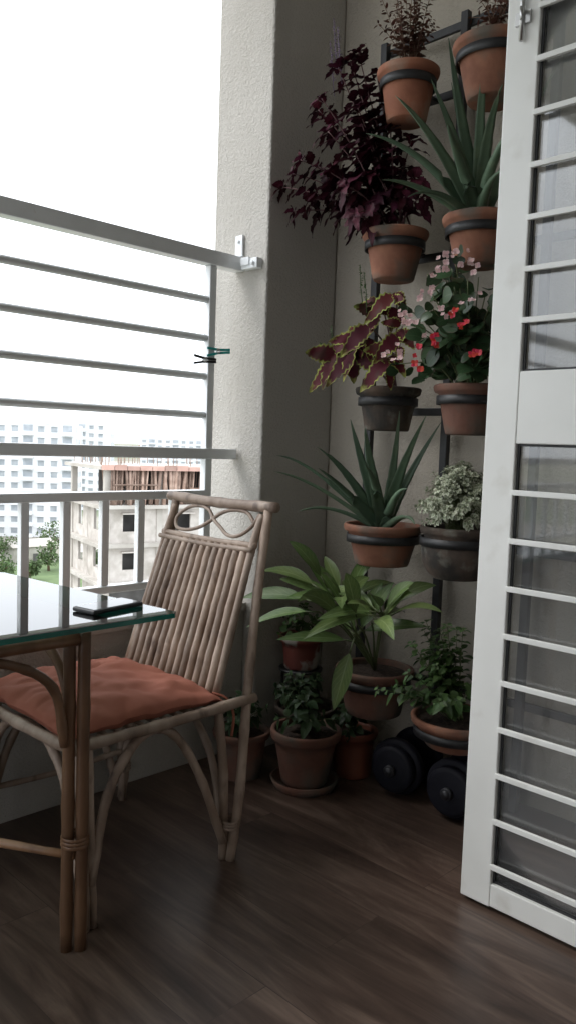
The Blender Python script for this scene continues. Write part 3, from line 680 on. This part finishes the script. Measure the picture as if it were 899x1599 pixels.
build('arch_brace',mb,M_rattd,parent=tb)
mb=MB()
rod([(TX0,TY0,.20),(.69,1.80,.21),(TX1,TY1,.20)],.010,mb);rod([(TX0,TY1,.23),(.69,2.0,.235),(TX1,TY0,.23)],.010,mb)
build('stretcher',mb,M_rattd,parent=tb)
ph=empty('mobile_phone',(1.10,1.70,T),'black mobile phone lying flat on the glass table','phone')
mb=MB();d=V3((.985,.17,0));s=V3((-.17,.985,0));c=V3((1.10,1.70,T+.0065))
mb.obox(c,d*.082,s*.039,Z*.0055);build('case',mb,M_phone,parent=ph,bevel=.004,seg=3)
mb=MB();mb.obox(c+Z*.006,d*.076,s*.0345,Z*.0006);build('screen',mb,M_screen,parent=ph)
# ---------------------------------------------------------------- outdoors
GZ=-24
M_ground=noisemat('ground',(.24,.22,.18),(.14,.18,.10),scale=.02,rough=1,detail=8,c3=(.34,.31,.27),s3=.012,lo3=.52,hi3=.62)
M_grass=noisemat('grass',(.10,.15,.065),(.15,.21,.09),scale=.3,rough=1,detail=6)  # grass paled to put haze into its colour
mb=MB();mb.box(-5000,5000,3.0,5000,GZ-.5,GZ);build('ground',mb,M_ground,kind='structure')
mb=MB();pg=[]
for k in range(40):
    an=k/40*2*math.pi;q=1+.2*math.sin(an*3)+.1*math.sin(an*7+1);pg.append((62+48*math.cos(an)*q,122+30*math.sin(an)*q,GZ+.02))
mb.add(pg,[tuple(range(40))],smooth=False);build('grass_field',mb,M_grass,kind='structure')
M_conc=noisemat('raw_concrete',(.40,.37,.33),(.52,.49,.45),scale=.6,rough=.95,detail=6)
M_brick=noisemat('grey_block_wall',(.46,.42,.38),(.58,.54,.50),scale=1.5,rough=.95,detail=7,c3=(.36,.33,.29),s3=.9)
M_open=noisemat('opening_shade',(.10,.095,.09),(.15,.145,.14),scale=1,rough=.9)  # dark colour standing in for the shade inside openings
M_prop=noisemat('timber_props',(.26,.17,.13),(.42,.30,.24),scale=2,rough=.9,usernd=.4)
M_shut=noisemat('red_formwork',(.38,.23,.19),(.46,.30,.25),scale=1,rough=.9,usernd=.3)  # formwork and prop colours muted, with outdoor haze painted in
M_wb=noisemat('white_building_paint',(.76,.77,.78),(.82,.83,.84),scale=.1,rough=.8)
M_win=noisemat('distant_window',(.32,.35,.38),(.44,.47,.50),scale=.5,rough=.3)
M_far=noisemat('hazy_building',(.70,.72,.75),(.76,.78,.80),scale=.02,rough=.9)  # distance haze is painted in as this pale colour
L_tree=leafmat('leaf_tree',(.09,.14,.055),(.12,.17,.07),rough=.6,var=.5)
P0=V3((33.1,51.9,0));E=V3((.97,-.243,0)).normalized();Nn=V3((.243,.97,0)).normalized()
def loc(x,y,z): return P0+E*x+Nn*y+Z*z
ub=empty('unfinished_building',loc(0,0,GZ),'concrete building under construction with timber props on the top floor','building')
def lbox(mb,x0,x1,y0,y1,z0,z1,mi=0,rnd=.5): mb.obox(loc((x0+x1)/2,(y0+y1)/2,(z0+z1)/2),E*abs(x1-x0)/2,Nn*abs(y1-y0)/2,Z*abs(z1-z0)/2,mi=mi,rnd=rnd)
LW,DP=26,9
sl=MB();wa=MB();op=MB();pr=MB();rs=MB()
lev=[-.75-2.95*i for i in range(9)]
for i,z in enumerate(lev):
    lbox(sl,-.5,LW,-.5,DP,z-.28,z)
    if i<8:
        for x in [0,4.2,8.4,12.6,16.8,21,25.2]:
            for y in (.0,DP-.6): lbox(sl,x,x+.45,y,y+.45,z-2.97,z-.26)
    if 0<i<8:
        zt,zb=z-.26,z-2.97
        for x in [0,4.2,8.4,12.6,16.8,21]:
            wx0,wx1=x+1.5,x+2.9
            if (int(x)+i*3)%4==1: continue
            lbox(wa,x+.45,wx0,.12,.32,zb,zt);lbox(wa,wx1,x+4.2,.12,.32,zb,zt)
            lbox(wa,wx0-.01,wx1+.01,.125,.315,zb,zb+.9);lbox(wa,wx0-.01,wx1+.01,.125,.315,zt-.45,zt)
            if int(x+i)%3: lbox(wa,wx0-.2,wx1+.2,-.35,.13,zt-.45,zt-.35)
        for y in (.5,4.5):
            lbox(wa,.12,.32,y,y+1.2,zb,zt);lbox(wa,.12,.32,y+2.4,y+3.9,zb,zt);lbox(wa,.125,.315,y+1.19,y+2.41,zb,zb+.9)
        lbox(op,.6,LW-.5,1.8,2.0,zb,zt)  # dark sheet behind the wall paints in the rooms' shade
for k in range(330):
    x=rng.uniform(.3,LW-1);y=rng.choice([-.3,.1,.5,1.2,2.5]);z=lev[0]-.28;tx=rng.uniform(-.35,.35)
    w=rng.choice([.05,.07,.12,.17])
    pr.tube([loc(x,y,z-2.67),loc(x+tx,y,z)],w,n=4,rnd=rng.random())
for k in range(10):
    z=lev[0]-.28-rng.uniform(.4,2.3);x=rng.uniform(.3,LW-8);pr.tube([loc(x,-.35,z),loc(x+rng.uniform(3,7),-.35,z+rng.uniform(-.2,.2))],.08,n=4,rnd=rng.random())
lbox(op,.6,LW-.5,3.2,3.4,lev[1],lev[0]-.28)  # dark sheet painting in the shade behind the props
for k in range(26):
    lbox(rs,k-.45,k+.5,-.62,-.52,lev[0]-.3,lev[0]+rng.uniform(.02,.12),rnd=rng.random())
rb=MB()
for k in range(110):
    x=rng.uniform(0,LW);y=rng.uniform(0,DP);rb.tube([loc(x,y,lev[0]-.05),loc(x+rng.uniform(-.1,.1),y,lev[0]+rng.uniform(.5,1.6))],.035,n=3)
build('concrete_frame',sl,M_conc,parent=ub);build('block_wall',wa,M_brick,parent=ub);build('interior_shade_sheet',op,M_open,parent=ub)
build('timber_props',pr,M_prop,parent=ub)['kind']='stuff';build('formwork',rs,M_shut,parent=ub);build('rebar',rb,M_prop,parent=ub)['kind']='stuff'
def block(c,ang,w,d,top,floors,mat,label,win=True,bay=3.2):
    c=V3(c);E_=V3((math.cos(ang),math.sin(ang),0));N_=V3((-math.sin(ang),math.cos(ang),0))
    e=empty('apartment_building',(c.x,c.y,GZ),label,'building','distant apartment blocks')
    body=MB();body.obox((c.x,c.y,(GZ+top)/2),E_*w/2,N_*d/2,Z*(top-GZ)/2)
    body.obox(c+E_*w*.2+Z*(top+1.3),E_*2.5,N_*2.5,Z*1.3);body.obox(c-E_*w*.25+Z*(top+1),E_*2,N_*2,Z*1)
    body.obox(c+N_*(-d/2-.05)+Z*(top+.4),E_*w/2,N_*.15,Z*.4)
    ww=MB();bl=MB();fh=(top-GZ)/floors
    for fl in range(floors):
        z=GZ+fh*fl
        nb=int(w/bay)
        for k in range(nb):
            x=-w/2+bay*(k+.5)
            q=c+E_*x+N_*(-d/2);q.z=0
            if k%3==1:
                ww.obox(q+Z*(z+fh*.55)-N_*.02,E_*bay*.36,N_*.03,Z*fh*.36)
                bl.obox(q+Z*(z+.12)-N_*.8,E_*bay*.45,N_*.8,Z*.1);bl.obox(q+Z*(z+.6)-N_*1.55,E_*bay*.45,N_*.05,Z*.45)
            else:
                ww.obox(q+Z*(z+fh*.55)-N_*.02,E_*bay*.24,N_*.03,Z*fh*.24);bl.obox(q+Z*(z+fh*.84)-N_*.25,E_*bay*.3,N_*.25,Z*.06)
        for sg in (-1,1):
            for k in range(int(d/bay)):
                y=-d/2+bay*(k+.5);q=c+N_*y+E_*(sg*w/2);q.z=0
                ww.obox(q+Z*(z+fh*.55)+E_*sg*.02,N_*bay*.22,E_*.03,Z*fh*.24)
    build('wall',body,mat,parent=e)
    if win:
        o=build('windows',ww,M_win,parent=e);o['kind']='stuff';o=build('balconies',bl,mat,parent=e)
        o['kind']='stuff'
an=math.radians(-38)
block((101,195,0),an,26,14,4.5,10,M_wb,'white apartment block with balconies and rows of windows')
block((75,205,0),an,22,14,5.5,10,M_wb,'white apartment block with balconies and rows of windows')
block((150,262,0),an,34,14,6.5,11,M_wb,'white apartment block with balconies and rows of windows')
block((56,165,0),an,20,12,-1.5,8,M_wb,'lower white apartment block with rows of windows')
for (x,y,w,t_) in [(330,420,60,2.5),(420,470,80,3.2),(300,520,50,4.2),(520,520,70,2.2),(250,560,60,4.8),(600,500,60,4),(480,400,40,1.2)]:
    block((x,y,0),an,w,20,t_,8,M_far,'pale hazy housing block on the horizon',bay=5)
for (x,y,w,l,h) in [(86,140,7,5,3.2),(93,135,5,4,2.8),(78,150,9,6,3.5),(98,142,6,5,3)]:
    mb=MB();mb.box(x-w/2,x+w/2,y-l/2,y+l/2,GZ,GZ+h)
    mb.add([(x-w/2-.4,y-l/2-.4,GZ+h),(x+w/2+.4,y-l/2-.4,GZ+h),(x+w/2+.4,y+l/2+.4,GZ+h),(x-w/2-.4,y+l/2+.4,GZ+h),(x-w/2-.4,y,GZ+h+1.2),(x+w/2+.4,y,GZ+h+1.2)],[(0,1,5,4),(2,3,4,5),(0,4,3),(1,2,5)],mi=0,smooth=False)
    mb.box(x-.5,x+.5,y-l/2-.03,y-l/2,GZ,GZ+2.1,mi=1)
    build('shed',mb,[M_conc,M_open],org=(x,y,GZ),label='small grey shed on open ground',cat='shed')
def tree(x,y,h):
    e=empty('tree',(x,y,GZ),'leafy green tree on open ground','tree','trees on open ground')
    tr=MB();b0=V3((x,y,GZ));tr.tube([b0,b0+Z*h*.5+rv(.2)],.28,.16,n=7)
    cr_=MB()
    for k in range(9):
        q=b0+Z*h*rng.uniform(.4,.95)+V3((rng.uniform(-1,1),rng.uniform(-1,1),0))*h*.35
        tr.tube([b0+Z*h*.45,q],.12,.04,n=5)
        for m in range(150):
            d_=rv(1);
            if d_.length>1: continue
            c_=q+d_*h*.24;s_=rv(1);cr_.leaf(c_,s_,rv(1),rng.uniform(.3,.6),.4,.2,'ovate',2,.2)
    build('trunk',tr,M_wood,parent=e);build('crown',cr_,L_tree,parent=e)
for (x,y,h) in [(76,138,5),(72,112,4),(60,125,6),(82,132,4),(86,155,7),(62,142,6),(50,120,6),(74,150,6),(68,130,3.5)]: tree(x,y,h)
# ---------------------------------------------------------------- light
w=bpy.data.worlds.new('World');scn.world=w;w.use_nodes=True
nt=w.node_tree;N=nt.nodes.new;L=nt.links.new;bg=nt.nodes['Background']
sk=N('ShaderNodeTexSky');sk.sky_type='NISHITA';sk.sun_disc=False
sel=math.radians(50);saz=math.radians(130)
sk.sun_elevation=sel;sk.sun_rotation=math.pi/2-saz
sk.dust_density=4;sk.air_density=1.2
hs=N('ShaderNodeHueSaturation');hs.inputs['Saturation'].default_value=.35;L(sk.outputs[0],hs.inputs['Color'])
mx=N('ShaderNodeMixRGB');mx.inputs[0].default_value=.8;mx.inputs[2].default_value=(18.6,19.6,20.8,1);L(hs.outputs[0],mx.inputs[1])
L(mx.outputs[0],bg.inputs[0]);bg.inputs[1].default_value=.15
sd=bpy.data.lights.new('sun','SUN');sd.energy=1.5;sd.angle=math.radians(20);sd.color=(1,.98,.95)
so=bpy.data.objects.new('sun',sd);col.objects.link(so)
dv=V3((math.cos(saz)*math.cos(sel),math.sin(saz)*math.cos(sel),math.sin(sel)))
so.rotation_euler=dv.to_track_quat('Z','Y').to_euler();so.location=dv*30
